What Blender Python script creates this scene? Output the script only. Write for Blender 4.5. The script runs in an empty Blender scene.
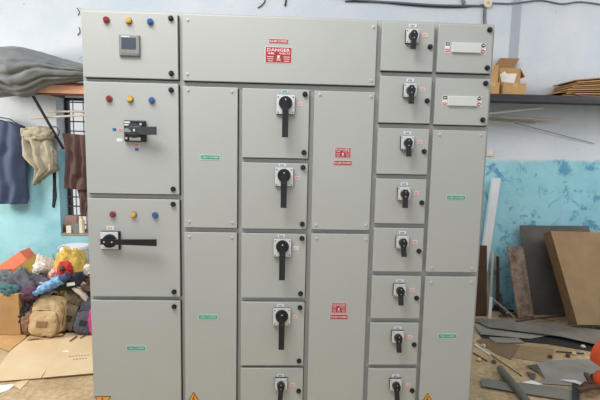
import bpy, bmesh, math, random
from mathutils import Vector, Matrix, noise, Euler
random.seed(7)
S = bpy.context.scene
COL = S.collection
R = math.radians

# ------------------------------------------------------------------ camera
CAM = Vector((.9305, -2.171, 1.4675)); F = 438.76
YAW, PIT, ROL = -.0442, -.1113, -.0211
RM = Matrix.Rotation(YAW, 3, 'Z') @ Matrix.Rotation(PIT, 3, 'X') @ Matrix.Rotation(ROL, 3, 'Y')
cd = bpy.data.cameras.new('camera'); cam = bpy.data.objects.new('camera', cd); COL.objects.link(cam)
cd.sensor_width = 36; cd.lens = F * 36 / 600; cd.clip_start = .05
cam.matrix_world = Matrix.Translation(CAM) @ (RM @ Matrix.Rotation(math.pi / 2, 3, 'X')).to_4x4()
S.camera = cam

def ray(px, py): return RM @ Vector(((px - 300) / F, 1, -(py - 200) / F))
def at(px, py, Y):                       # point of the photograph at world depth Y
    d = ray(px, py); return CAM + d * ((Y - CAM.y) / d.y)
def fl(px, py, z=0.0):                   # point of the photograph at world height z
    d = ray(px, py); return CAM + d * ((z - CAM.z) / d.z)

# ------------------------------------------------------------------ materials
MATS = {}
def lin(c):
    return tuple((x / 255 / 12.92) if x / 255 <= .04045 else ((x / 255 + .055) / 1.055) ** 2.4 for x in c)
def mat(name, rgb, rough=.6, metal=0, var=.12, scale=8, bump=0, bscale=60, rgb2=None, spec=.5, coat=0):
    if name in MATS: return MATS[name]
    m = bpy.data.materials.new(name); m.use_nodes = True
    nt = m.node_tree; N = nt.nodes; L = nt.links; b = N['Principled BSDF']
    c = lin(rgb)
    tc = N.new('ShaderNodeTexCoord'); nz = N.new('ShaderNodeTexNoise')
    nz.inputs['Scale'].default_value = scale; nz.inputs['Detail'].default_value = 6; nz.inputs['Roughness'].default_value = .6
    L.new(tc.outputs['Object'], nz.inputs['Vector'])
    cr = N.new('ShaderNodeValToRGB'); cr.color_ramp.elements[0].position = .32; cr.color_ramp.elements[1].position = .68
    c2 = lin(rgb2) if rgb2 else tuple(x * (1 - var) for x in c)
    cr.color_ramp.elements[0].color = (*c2, 1)
    cr.color_ramp.elements[1].color = (*(c if rgb2 else tuple(min(1, x * (1 + var * .6)) for x in c)), 1)
    L.new(nz.outputs['Fac'], cr.inputs['Fac']); L.new(cr.outputs['Color'], b.inputs['Base Color'])
    b.inputs['Roughness'].default_value = rough; b.inputs['Metallic'].default_value = metal
    b.inputs['Specular IOR Level'].default_value = spec; b.inputs['Coat Weight'].default_value = coat
    if bump:
        n2 = N.new('ShaderNodeTexNoise'); n2.inputs['Scale'].default_value = bscale; n2.inputs['Detail'].default_value = 4
        L.new(tc.outputs['Object'], n2.inputs['Vector'])
        bp = N.new('ShaderNodeBump'); bp.inputs['Strength'].default_value = bump; bp.inputs['Distance'].default_value = .01
        L.new(n2.outputs['Fac'], bp.inputs['Height']); L.new(bp.outputs['Normal'], b.inputs['Normal'])
    MATS[name] = m
    return m

GREY = mat('painted_steel', (181, 183, 179), .42, var=.03, scale=2.5, bump=.04, bscale=180)
FRAME = mat('painted_steel_frame', (180, 181, 177), .45, var=.03, scale=3)
GASK_SHADE = mat('rubber_gasket_shade', (40, 40, 38), .8)
BLK = mat('black_plastic', (26, 27, 30), .38, var=.1)
DGR = mat('dark_grey_plastic', (64, 66, 70), .4, var=.08)
SILV = mat('brushed_plate', (226, 227, 229), .3, metal=.08, var=.05)
WHT = mat('white_label', (232, 232, 230), .5, var=.02)
PWHT = mat('frosted_cover', (214, 216, 214), .25, var=.02)
RED = mat('red_sign', (174, 36, 46), .45, var=.05)
PINK = mat('pale_pink_label', (224, 200, 196), .5, var=.05)
PINKP = mat('red_label_print', (205, 90, 92), .5)
PINKT = mat('pink_tag_print', (222, 148, 144), .5)
GRN = mat('green_label', (34, 148, 120), .45, var=.05)
TEAL = mat('pale_teal_label', (176, 214, 204), .5)
BLUEL = mat('blue_label', (52, 92, 176), .5)
YEL = mat('yellow_warning', (236, 176, 30), .45, var=.04)
LRED = mat('lamp_red', (150, 18, 42), .18, coat=.6)
LYEL = mat('lamp_yellow', (232, 178, 52), .18, coat=.6)
LBLU = mat('lamp_blue', (32, 92, 178), .18, coat=.6)
SCRN = mat('display_glass', (72, 82, 92), .2, coat=.3)
HGR = mat('meter_grey', (122, 124, 124), .45)
STEEL = mat('zinc_screw', (212, 212, 206), .3, metal=.4)
ALU = mat('aluminium', (232, 233, 236), .35, metal=.25, var=.15, scale=3)
CARD = mat('cardboard', (186, 146, 98), .85, var=.14, scale=7, bump=.08)
CARDL = mat('pale_cardboard', (212, 190, 156), .85, scale=2.6, bump=.08, rgb2=(200, 172, 132))
CARDD = mat('cardboard_inside', (150, 112, 74), .9, var=.12)
TAPE = mat('white_paper', (228, 226, 220), .6, var=.06)
BOARD = mat('brown_board', (158, 132, 98), .8, var=.12, scale=4, bump=.1, rgb2=(138, 112, 80))
BOARDE = mat('brown_board_edge', (112, 84, 58), .85, var=.2, scale=12)
DKWOOD = mat('dark_wood', (84, 58, 42), .8, var=.2, scale=9)
GSH = mat('grey_sheet', (96, 93, 88), .55, var=.2, scale=3, bump=.1, rgb2=(74, 68, 64))
GSHL = mat('grey_sheet_light', (154, 150, 142), .6, var=.12, scale=4, rgb2=(124, 120, 112))
RUST = mat('weathered_sheet', (158, 142, 128), .8, scale=16, rgb2=(98, 72, 56), bump=.2)
PVC = mat('pvc_grey', (104, 97, 88), .5, var=.12)
PALEW = mat('pale_wood', (206, 192, 176), .7, var=.1)
ORW = mat('orange_wood', (224, 168, 132), .7, var=.15, scale=10)
DKM = mat('dark_metal', (52, 48, 52), .55, metal=.2, var=.2, scale=14)
RUSTM = mat('rusty_metal', (92, 62, 54), .7, metal=.1, var=.25, scale=14)
TARP = mat('grey_tarpaulin', (134, 134, 128), .7, scale=5, bump=.3, bscale=40, rgb2=(104, 112, 118))
KHK = mat('khaki_cloth', (164, 156, 136), .85, var=.12, scale=10, bump=.3, bscale=30)
BRN = mat('brown_cloth', (92, 68, 64), .85, var=.18, scale=7, bump=.3, bscale=30)
NAVY = mat('navy_cloth', (66, 78, 106), .85, var=.12, scale=8, bump=.3, bscale=30)
DGC = mat('charcoal_cloth', (84, 82, 94), .8, var=.2, scale=9, bump=.3, bscale=40)
BLKC = mat('black_cloth', (38, 38, 44), .8, var=.2, bump=.3)
BPK = mat('khaki_canvas', (206, 182, 142), .85, scale=14, rgb2=(170, 138, 96), bump=.3, bscale=60)
OLV = mat('olive_canvas', (128, 114, 86), .85, scale=14, rgb2=(84, 74, 56), bump=.3, bscale=60)
YCL = mat('mustard_cloth', (206, 172, 84), .8, var=.18, scale=8, bump=.3, bscale=30)
RCL = mat('red_cloth', (204, 48, 52), .7, var=.15, bump=.2)
ORC = mat('orange_cloth', (216, 108, 76), .75, var=.15, scale=6, bump=.2)
WCL = mat('white_cloth', (222, 214, 206), .8, var=.14, scale=12, bump=.3, bscale=40)
WPL = mat('white_plastic', (226, 224, 226), .4, var=.04)
BLP = mat('blue_print_cloth', (150, 210, 244), .6, scale=30, rgb2=(18, 66, 140))
PNK = mat('magenta_cloth', (204, 60, 150), .7)
BCL = mat('brown_knit', (120, 92, 80), .85, scale=22, rgb2=(80, 60, 54), bump=.3)
BRICK = mat('pink_brick', (190, 150, 138), .9, var=.2, scale=16, bump=.3)
ORP = mat('orange_plastic', (224, 84, 36), .4, var=.08, scale=5)
CABL = mat('grey_cable', (96, 98, 106), .6)
CREAM = mat('cream_plastic', (222, 214, 192), .4, var=.06)

# wall: pale lime wash above, turquoise dado below, stained and patched
def wall_mat():
    m = bpy.data.materials.new('painted_wall'); m.use_nodes = True
    N = m.node_tree.nodes; L = m.node_tree.links; b = N['Principled BSDF']
    g = N.new('ShaderNodeNewGeometry'); sep = N.new('ShaderNodeSeparateXYZ'); L.new(g.outputs['Position'], sep.inputs[0])
    def nz(sc, det=6, ro=.6, dist=0):
        n = N.new('ShaderNodeTexNoise'); n.inputs['Scale'].default_value = sc; n.inputs['Detail'].default_value = det
        n.inputs['Roughness'].default_value = ro; n.inputs['Distortion'].default_value = dist
        L.new(g.outputs['Position'], n.inputs['Vector']); return n.outputs['Fac']
    def ramp(src, a, ca, bb, cb):
        r = N.new('ShaderNodeValToRGB'); e = r.color_ramp.elements
        e[0].position = a; e[0].color = (*ca, 1); e[1].position = bb; e[1].color = (*cb, 1)
        L.new(src, r.inputs['Fac']); return r.outputs['Color']
    def mix(f, a, c):
        x = N.new('ShaderNodeMix'); x.data_type = 'RGBA'; L.new(f, x.inputs[0]); L.new(a, x.inputs[6]); L.new(c, x.inputs[7]); return x.outputs[2]
    def mth(op, a, bv):
        x = N.new('ShaderNodeMath'); x.operation = op; L.new(a, x.inputs[0])
        if isinstance(bv, (int, float)): x.inputs[1].default_value = bv
        else: L.new(bv, x.inputs[1])
        return x.outputs[0]
    W0, W1 = (0, 0, 0), (1, 1, 1)
    up = ramp(nz(1.6), .35, lin((192, 203, 212)), .65, lin((210, 213, 219)))
    chips = ramp(nz(22, 3, .5, .6), .70, W0, .76, W1)
    grey = N.new('ShaderNodeRGB'); grey.outputs[0].default_value = (*lin((168, 174, 190)), 1)
    up = mix(chips, up, grey.outputs[0])
    lo = ramp(nz(2.2), .35, lin((134, 190, 204)), .66, lin((160, 208, 219)))
    st = ramp(nz(6, 8, .7, .5), .53, W0, .60, W1)
    deep = N.new('ShaderNodeRGB'); deep.outputs[0].default_value = (*lin((88, 148, 178)), 1)
    # the deep blotches sit in the right half of the wall
    right = N.new('ShaderNodeMapRange'); L.new(sep.outputs[0], right.inputs[0])
    right.inputs[1].default_value = 1.6; right.inputs[2].default_value = 2.8
    right.inputs[3].default_value = .15; right.inputs[4].default_value = .95
    lo = mix(mth('MULTIPLY', st, right.outputs[0]), lo, deep.outputs[0])
    gr = ramp(nz(34, 6, .7), .64, W0, .72, W1)
    dirt = N.new('ShaderNodeRGB'); dirt.outputs[0].default_value = (*lin((110, 120, 118)), 1)
    lo = mix(mth('MULTIPLY', gr, .6), lo, dirt.outputs[0])
    z = mth('ADD', sep.outputs[2], mth('MULTIPLY', mth('SUBTRACT', nz(5), .5), .10))
    f = N.new('ShaderNodeMapRange'); L.new(z, f.inputs[0]); f.inputs[1].default_value = 1.405; f.inputs[2].default_value = 1.44
    c = mix(f.outputs[0], lo, up)
    L.new(c, b.inputs['Base Color']); b.inputs['Roughness'].default_value = .8
    bp = N.new('ShaderNodeBump'); bp.inputs['Strength'].default_value = .35; bp.inputs['Distance'].default_value = .02
    L.new(nz(9, 8, .7), bp.inputs['Height']); L.new(bp.outputs['Normal'], b.inputs['Normal'])
    return m
WALL = wall_mat()
def floor_mat():
    m = bpy.data.materials.new('dusty_floor'); m.use_nodes = True
    N = m.node_tree.nodes; L = m.node_tree.links; b = N['Principled BSDF']
    tc = N.new('ShaderNodeTexCoord')
    def nz(sc, det=8, ro=.65):
        n = N.new('ShaderNodeTexNoise'); n.inputs['Scale'].default_value = sc; n.inputs['Detail'].default_value = det; n.inputs['Roughness'].default_value = ro
        L.new(tc.outputs['Object'], n.inputs['Vector']); return n.outputs['Fac']
    r = N.new('ShaderNodeValToRGB'); e = r.color_ramp.elements
    e[0].position = .3; e[0].color = (*lin((158, 132, 98)), 1); e[1].position = .7; e[1].color = (*lin((214, 188, 148)), 1)
    L.new(nz(2.6), r.inputs['Fac'])
    r2 = N.new('ShaderNodeValToRGB'); e = r2.color_ramp.elements
    e[0].position = .35; e[0].color = (.55, .55, .55, 1); e[1].position = .6; e[1].color = (1, 1, 1, 1)
    L.new(nz(30), r2.inputs['Fac'])
    x = N.new('ShaderNodeMix'); x.data_type = 'RGBA'; x.blend_type = 'MULTIPLY'; x.inputs[0].default_value = .7
    L.new(r.outputs[0], x.inputs[6]); L.new(r2.outputs[0], x.inputs[7]); L.new(x.outputs[2], b.inputs['Base Color'])
    b.inputs['Roughness'].default_value = .9
    bp = N.new('ShaderNodeBump'); bp.inputs['Strength'].default_value = .5; bp.inputs['Distance'].default_value = .01
    L.new(nz(45), bp.inputs['Height']); L.new(bp.outputs['Normal'], b.inputs['Normal'])
    return m
FLOOR = floor_mat()

# ------------------------------------------------------------------ mesh helpers
TXT = {}
def text_mesh(s):
    if s not in TXT:
        c = bpy.data.curves.new('t', 'FONT'); c.body = s; c.size = 1; c.align_x = 'CENTER'; c.align_y = 'CENTER'; c.resolution_u = 2; c.offset = .012
        o = bpy.data.objects.new('t', c); COL.objects.link(o)
        bpy.context.view_layer.update()
        me = bpy.data.meshes.new_from_object(o)
        TXT[s] = ([v.co.copy() for v in me.vertices], [tuple(p.vertices) for p in me.polygons])
        bpy.data.objects.remove(o); bpy.data.curves.remove(c); bpy.data.meshes.remove(me)
    return TXT[s]

class MB:
    def __init__(s): s.bm = bmesh.new(); s.mats = []
    def mi(s, m):
        if m not in s.mats: s.mats.append(m)
        return s.mats.index(m)
    def _merge(s, b, m, smooth=False, M=None):
        if M is not None: b.transform(M)
        i = s.mi(m); vm = {}
        for v in b.verts: vm[v] = s.bm.verts.new(v.co)
        for f in b.faces:
            try:
                nf = s.bm.faces.new([vm[v] for v in f.verts]); nf.material_index = i; nf.smooth = smooth
            except ValueError: pass
        b.free()
    def box(s, c, sz, m, bev=0, rot=None, seg=2):
        b = bmesh.new(); bmesh.ops.create_cube(b, size=1)
        for v in b.verts: v.co = Vector((v.co.x * sz[0], v.co.y * sz[1], v.co.z * sz[2]))
        if bev: bmesh.ops.bevel(b, geom=b.edges[:], offset=bev, segments=seg, affect='EDGES', profile=.5)
        M = Matrix.Translation(Vector(c)) @ (rot.to_matrix().to_4x4() if rot else Matrix())
        s._merge(b, m, False, M); return s
    def span(s, x0, x1, y0, y1, z0, z1, m, bev=0):
        return s.box(((x0 + x1) / 2, (y0 + y1) / 2, (z0 + z1) / 2), (abs(x1 - x0), abs(y1 - y0), abs(z1 - z0)), m, bev)
    def cyl(s, p0, p1, r, m, r2=None, seg=20, bev=0):
        p0 = Vector(p0); p1 = Vector(p1); d = p1 - p0
        b = bmesh.new(); bmesh.ops.create_cone(b, cap_ends=True, segments=seg, radius1=r, radius2=r if r2 is None else r2, depth=d.length)
        if bev: bmesh.ops.bevel(b, geom=[e for e in b.edges if len(e.link_faces) == 2 and any(len(f.verts) > 4 for f in e.link_faces)], offset=bev, segments=2, affect='EDGES')
        for f in b.faces: f.smooth = len(f.verts) == 4
        M = Matrix.Translation((p0 + p1) / 2) @ d.to_track_quat('Z', 'Y').to_matrix().to_4x4()
        s._merge(b, m, False, M); return s
    def prism(s, pts, vec, m, m2=None):
        vec = Vector(vec); pts = [Vector(p) for p in pts]; n = len(pts)
        a = [s.bm.verts.new(p) for p in pts]; b = [s.bm.verts.new(p + vec) for p in pts]
        i = s.mi(m); j = s.mi(m2 or m)
        fs = [s.bm.faces.new(a), s.bm.faces.new(b[::-1])]
        for f in fs: f.material_index = i
        for k in range(n):
            f = s.bm.faces.new([a[k], b[k], b[(k + 1) % n], a[(k + 1) % n]]); f.material_index = j
        return s
    def tube(s, pts, r, m, seg=8, closed=False):
        pts = [Vector(p) for p in pts]; rings = []; n = len(pts)
        rs = r if isinstance(r, (list, tuple)) else [r] * n
        up = Vector((.13, .21, 1)).normalized()
        for k in range(n):
            if closed: t = pts[(k + 1) % n] - pts[k - 1]
            else: t = pts[min(k + 1, n - 1)] - pts[max(k - 1, 0)]
            t.normalize(); a = t.cross(up)
            if a.length < .1: a = t.cross(Vector((1, 0, 0)))
            a.normalize(); b = t.cross(a)
            rings.append([s.bm.verts.new(pts[k] + (a * math.cos(q) + b * math.sin(q)) * rs[k]) for q in [2 * math.pi * j / seg for j in range(seg)]])
        i = s.mi(m)
        for k in range(n if closed else n - 1):
            A = rings[k]; B = rings[(k + 1) % n]
            for j in range(seg):
                f = s.bm.faces.new([A[j], A[(j + 1) % seg], B[(j + 1) % seg], B[j]]); f.material_index = i; f.smooth = True
        if not closed:
            s.bm.faces.new(rings[0][::-1]).material_index = i; s.bm.faces.new(rings[-1]).material_index = i
        return s
    def text(s, body, c, h, w, m, y=None):       # lettering facing -Y: height h, width w
        vs, fs = text_mesh(body); x0 = min(v.x for v in vs); x1 = max(v.x for v in vs); z0 = min(v.y for v in vs); z1 = max(v.y for v in vs)
        i = s.mi(m)
        nv = [s.bm.verts.new((c[0] + ((v.x - x0) / (x1 - x0) - .5) * w, c[1], c[2] + ((v.y - z0) / (z1 - z0) - .5) * h)) for v in vs]
        for f in fs:
            try: s.bm.faces.new([nv[k] for k in f]).material_index = i
            except ValueError: pass
        return s
    def lump(s, c, r, m, seed=0, amp=.18, fr=2.2, sub=4, floor=None, rot=None, sq=2.0, crease=0):
        b = bmesh.new(); bmesh.ops.create_icosphere(b, subdivisions=sub, radius=1)
        off = Vector((seed * 7.3, seed * 3.1, seed * 1.7))
        q = rot.to_matrix() if rot else Matrix.Identity(3)
        for v in b.verts:
            p = v.co.copy(); k = (abs(p.x) ** sq + abs(p.y) ** sq + abs(p.z) ** sq) ** (-1 / sq)
            d = 1 - abs(noise.noise(p * fr + off)) * 2 * amp * 1.4 + noise.noise(p * fr * .6 + off) * amp - abs(noise.noise(p * fr * 2.6 + off)) * amp * .6
            if crease:
                w_ = p * fr * 1.3 + off; w_ = w_ + noise.noise_vector(w_) * .8
                d -= crease * (1 - min(1, abs(noise.noise(w_)) * 5)) ** 2
            p = p * k * (d + amp * .45)
            p = q @ Vector((p.x * r[0], p.y * r[1], p.z * r[2])) + Vector(c)
            if floor is not None and p.z < floor: p.z = floor
            v.co = p
        s._merge(b, m, True); return s
    def sheet(s, fn, nu, nv, m, th=.004):        # double-sided cloth from fn(u, v) -> point
        i = s.mi(m); P = [[Vector(fn(u / nu, v / nv)) for u in range(nu + 1)] for v in range(nv + 1)]
        fr_, bk = [], []
        for v in range(nv + 1):
            ra, rb = [], []
            for u in range(nu + 1):
                du = P[v][min(u + 1, nu)] - P[v][max(u - 1, 0)]; dv = P[min(v + 1, nv)][u] - P[max(v - 1, 0)][u]
                n = du.cross(dv); n = n.normalized() if n.length > 1e-9 else Vector((0, 1, 0))
                ra.append(s.bm.verts.new(P[v][u] + n * th / 2)); rb.append(s.bm.verts.new(P[v][u] - n * th / 2))
            fr_.append(ra); bk.append(rb)
        def q(a, b, c, d):
            try: f = s.bm.faces.new([a, b, c, d]); f.material_index = i; f.smooth = True
            except ValueError: pass
        for v in range(nv):
            for u in range(nu):
                q(fr_[v][u], fr_[v][u + 1], fr_[v + 1][u + 1], fr_[v + 1][u]); q(bk[v][u], bk[v + 1][u], bk[v + 1][u + 1], bk[v][u + 1])
        for u in range(nu): q(fr_[0][u], bk[0][u], bk[0][u + 1], fr_[0][u + 1]); q(fr_[nv][u], fr_[nv][u + 1], bk[nv][u + 1], bk[nv][u])
        for v in range(nv): q(fr_[v][0], fr_[v + 1][0], bk[v + 1][0], bk[v][0]); q(fr_[v][nu], bk[v][nu], bk[v + 1][nu], fr_[v + 1][nu])
        return s
    def build(s, name, parent=None, org=None):
        if s.mats and len(s.bm.faces): bmesh.ops.recalc_face_normals(s.bm, faces=s.bm.faces)
        bs = [v.co for v in s.bm.verts]
        if parent is not None: o0 = Vector(parent['_o'])
        elif org is not None: o0 = Vector(org)
        else:
            o0 = Vector((sum(v.x for v in bs) / len(bs), sum(v.y for v in bs) / len(bs), min(v.z for v in bs)))
        s.bm.transform(Matrix.Translation(-o0))
        me = bpy.data.meshes.new(name); s.bm.to_mesh(me); s.bm.free()
        for m in s.mats: me.materials.append(m)
        o = bpy.data.objects.new(name, me); COL.objects.link(o)
        o['_o'] = tuple(o0)
        if parent is not None: o.parent = parent
        else: o.location = o0
        return o
def thing(name, loc, label, cat, group=None):
    o = bpy.data.objects.new(name, None); COL.objects.link(o); o.location = loc; o['_o'] = tuple(loc)
    o.empty_display_size = .1
    return tag(o, label, cat, group)
def tag(o, label, cat, group=None):
    o['label'] = label; o['category'] = cat
    if group: o['group'] = group
    return o
def struct(o): o['kind'] = 'structure'; return o

# ------------------------------------------------------------------ the setting
WY = 1.85; WX0, WX1 = -3.0, 5.6; WH = 4.4
wx0, wx1, wz0, wz1 = -1.062, -.22, .655, 1.905      # window opening
b = MB()
b.span(WX0, wx0, WY, WY + .24, 0, WH, WALL).span(wx1, WX1, WY, WY + .24, 0, WH, WALL)
b.span(wx0, wx1, WY, WY + .24, 0, wz0, WALL).span(wx0, wx1, WY, WY + .24, wz1, WH, WALL)
struct(b.build('wall_back', org=(0, WY, 0)))
b = MB(); b.span(WX0 - .2, WX1 + .2, -5, WY + .3, -.1, 0, FLOOR); struct(b.build('floor', org=(0, 0, 0)))
b = MB(); b.span(WX1, WX1 + .2, -5, WY + .24, 0, WH, WALL); struct(b.build('wall_right', org=(WX1, 0, 0)))
b = MB(); b.span(WX0 - .2, WX0, 1.25, WY + .24, 0, WH, WALL).span(WX0 - .2, WX0, -5, -1.2, 0, WH, WALL).span(WX0 - .2, WX0, -1.2, 1.25, 2.6, WH, WALL)
struct(b.build('wall_left', org=(WX0, 0, 0)))
# vertical painted stripe on the right of the back wall
b = MB(); p0 = at(507.5, 62, WY); p1 = at(515.5, 62, WY)
STR = mat('grey_wall_stripe', (168, 174, 184), .8, var=.08)
b.span(p0.x + .01, p1.x + .015, WY - .006, WY + .01, 1.96, 3.3, STR); struct(b.build('trim_1', org=(p0.x, WY, 1.96)))

# window: frame, horizontal and vertical rods
BARM = mat('window_bar', (98, 86, 86), .6, var=.2, scale=14)
b = MB(); fy0, fy1 = WY + .15, WY + .2
for a in ((wx0, wx0 + .03, wz0, wz1), (wx1 - .03, wx1, wz0, wz1), (wx0, wx1, wz0, wz0 + .03), (wx0, wx1, wz1 - .022, wz1)):
    b.span(a[0], a[1], fy0, fy1, a[2], a[3], DKM, .004)
win = struct(b.build('window_1', org=(wx0, WY + .15, wz0)))
b = MB()
x = wx0 + .085
while x < wx1 - .05: b.cyl((x, WY + .135, wz0 + .004), (x, WY + .135, wz1 - .004), .0045, BARM, seg=8); x += .092
z = wz0 + .08
while z < wz1 - .03: b.span(wx0 + .002, wx1 - .002, WY + .139, WY + .147, z - .0055, z + .0055, BARM); z += .087
b.build('window_grille', win)
b = MB(); b.span(wx0 + .002, wx1 - .002, WY - .004, WY + .15, wz0 - .001, wz0 + .02, mat('sill_concrete', (150, 132, 122), .85, var=.25, scale=14), .004); b.build('window_sill', win)

# ------------------------------------------------------------------ the switchboard
PX0, PX1, PT = -.024, 1.968, 2.094
panel = thing('electrical_switchboard', (.97, .25, 0), 'tall light grey sheet steel switchboard with many doors, black rotary handles and coloured indicator lamps', 'electrical panel')
b = MB(); b.prism([(PX0, .026, .1), (PX1, .026, .1), (PX1, .026, 2.105), (PX0, .026, 2.114)], (0, .534, 0), FRAME); b.build('cabinet_body', panel)
b = MB(); b.span(PX0 + .004, PX1 - .004, .02, .55, 0, .1, mat('plinth_grey', (96, 98, 98), .5, var=.05), .003); b.build('plinth', panel)
TOP = 2.089
colx = {'A': (-.012, .431), 'B': (.453, .715), 'C': (.737, 1.062), 'D': (1.086, 1.381), 'E': (1.405, 1.661), 'F': (1.682, 1.951)}
DOORS = {'A1': (TOP, 1.795), 'A2': (1.774, 1.241), 'A3': (1.216, .722), 'A4': (.701, .115),
 'B0': (TOP, 1.791), 'B1': (1.764, 1.078), 'B2': (1.054, .115),
 'C1': (1.763, 1.430), 'C2': (1.406, 1.076), 'C3': (1.052, .720), 'C4': (.697, .358), 'C5': (.342, .115),
 'D1': (1.760, 1.076), 'D2': (1.055, .115),
 'E1': (TOP, 1.865), 'E2': (1.839, 1.615), 'E3': (1.589, 1.362), 'E4': (1.339, 1.112), 'E5': (1.089, .863), 'E6': (.839, .614), 'E7': (.589, .362), 'E8': (.339, .115),
 'F1': (TOP, 1.865), 'F2': (1.838, 1.612), 'F3': (1.586, .863), 'F4': (.838, .115)}
doors = {}
for n, (zt, zb) in DOORS.items():
    x0, x1 = colx[n[0]]
    if zt == TOP: zt += .007 if n[0] in 'AB' else .003
    if n == 'B0': x1 = colx['D'][1]
    b = MB(); b.span(x0, x1, 0, .0185, zb, zt, GREY, .0025)
    bolted = n[0] in 'BD' or n in ('F3', 'F4')
    doors[n] = b.build('cover_panel' if bolted else 'door', panel)
    b = MB(); b.span(x0 + .004, x1 + .0035, .0175, .0262, zb - .004, zt - .004, GASK_SHADE)  # door seal pushed out right and below to draw the shadow line
    b.build('gasket_shade_lip', doors[n])

def front(px, py): return at(px, py, 0)
def lock(n, px, py):
    p = front(px, py); b = MB()
    b.cyl((p.x, .001, p.z), (p.x, -.006, p.z), .0125, BLK, seg=20)
    b.cyl((p.x, -.005, p.z), (p.x, -.016, p.z), .0105, BLK, r2=.009, seg=8, bev=.0015)
    b.box((p.x, -.0165, p.z), (.013, .003, .0032), DGR, rot=Euler((0, R(35), 0)))
    b.build('door_lock', doors[n])
for n, q in {'A1': [(171, 18.5), (171.5, 73.5)], 'A2': [(171.3, 90), (173.3, 189)], 'A3': [(173.3, 204.2), (174.2, 291.7)], 'A4': [(174.3, 306.5)],
 'C1': [(305, 94.3), (304, 152.5)], 'C2': [(303, 167.5), (302.3, 224)], 'C3': [(302, 238.3), (300.5, 293.5)], 'C4': [(300, 307.5), (299, 360.8)], 'C5': [(298.7, 390.7)],
 'E1': [(430, 47)], 'E2': [(427, 101)], 'E3': [(424, 151.5)], 'E4': [(421.7, 202.7)], 'E5': [(418.8, 251)], 'E6': [(416.5, 298)], 'E7': [(414, 344.5)], 'E8': [(412, 390.3)],
 'F1': [(489.5, 30), (487, 68)], 'F2': [(485.5, 83.5), (482.5, 120)]}.items():
    for a in q: lock(n, *a)
# a second fixing for the tall doors whose lower part is below the frame
def screw(n, px=None, py=None, x=None, z=None):
    if px is not None: p = front(px, py); x, z = p.x, p.z
    b = MB(); b.cyl((x, .001, z), (x, -.002, z), .0075, STEEL, seg=16); b.cyl((x, -.002, z), (x, -.006, z), .0055, STEEL, r2=.0035, seg=16)
    b.build('screw', doors[n])
for n, q in {'B0': [(187.7, 19.8), (187.5, 74), (373.5, 27), (371, 80.5)], 'B1': [(188, 90), (232, 91.5), (189.5, 221.5), (232.5, 222.5)],
 'B2': [(189.5, 236.5), (232, 237.5)], 'D1': [(320, 94.5), (371, 96.5), (316, 225), (366, 225)], 'D2': [(316.5, 238.3), (365.7, 239.5)],
 'F3': [(439.5, 134.5), (480.5, 135), (431.8, 267.8), (471.8, 268.5)], 'F4': [(431, 282.3), (471, 282.3)]}.items():
    for a in q: screw(n, *a)
def lamp(n, px, py, m, lab):
    p = front(px, py); b = MB()
    b.cyl((p.x, .001, p.z), (p.x, -.006, p.z), .0155, mat('lamp_bezel', (120, 112, 100), .4), seg=24, bev=.0015)
    o = b
    b.cyl((p.x, -.005, p.z), (p.x, -.017, p.z), .0135, m, r2=.012, seg=24, bev=.003)
    k = b.build('indicator_lamp', doors[n]); k['label'] = lab
for n, q in {'A1': [(106.7, 20), (129, 21), (150.5, 22)], 'A2': [(109.5, 98.7), (130.5, 99.3), (152, 100.3)], 'A3': [(113, 214.2), (133.8, 214.5), (155.3, 215)]}.items():
    for a, m, l in zip(q, (LRED, LYEL, LBLU), ('red indicator lamp', 'yellow indicator lamp', 'blue indicator lamp')): lamp(n, *a, m, l)

# meter with a small screen on the top left door
a = front(119.5, 35); c = front(140.7, 57); b = MB()
b.span(a.x, c.x, .001, -.010, c.z, a.z, HGR, .003)
b.span(a.x + .002, c.x - .002, -.009, -.013, c.z + .002, a.z - .002, mat('meter_face', (138, 139, 138), .45), .003)
met = b.build('panel_meter', doors['A1'])
b.bm = bmesh.new(); b.mats = []
s0 = front(122.3, 38.2); s1 = front(137, 50)
b.span(s0.x, s1.x, -.0125, -.0142, s1.z, s0.z, SCRN)
for k in range(5): b.span(a.x + .014 + k * .017, a.x + .024 + k * .017, -.0125, -.0145, c.z + .010, c.z + .015, HGR)
b.span(a.x + .012, a.x + .05, -.0125, -.0135, a.z - .011, a.z - .007, WHT)
b.build('meter_screen', doors['A1'])

def plate_label(n, px, py, w, h, m, name='label', txt=None, tm=None, th=.45, tw=.7):
    p = front(px, py); b = MB(); w /= 201; h /= 201
    b.span(p.x - w / 2, p.x + w / 2, .001, -.0012, p.z - h / 2, p.z + h / 2, m)
    if txt:                                    # print too small to read: broken dashes
        for q in range(3): b.span(p.x - w * tw / 2 + q * w * tw / 3, p.x - w * tw / 2 + (q + .7) * w * tw / 3, -.001, -.0016, p.z - h * th / 2, p.z + h * th / 2, tm)
    return b.build(name, doors[n])

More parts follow.
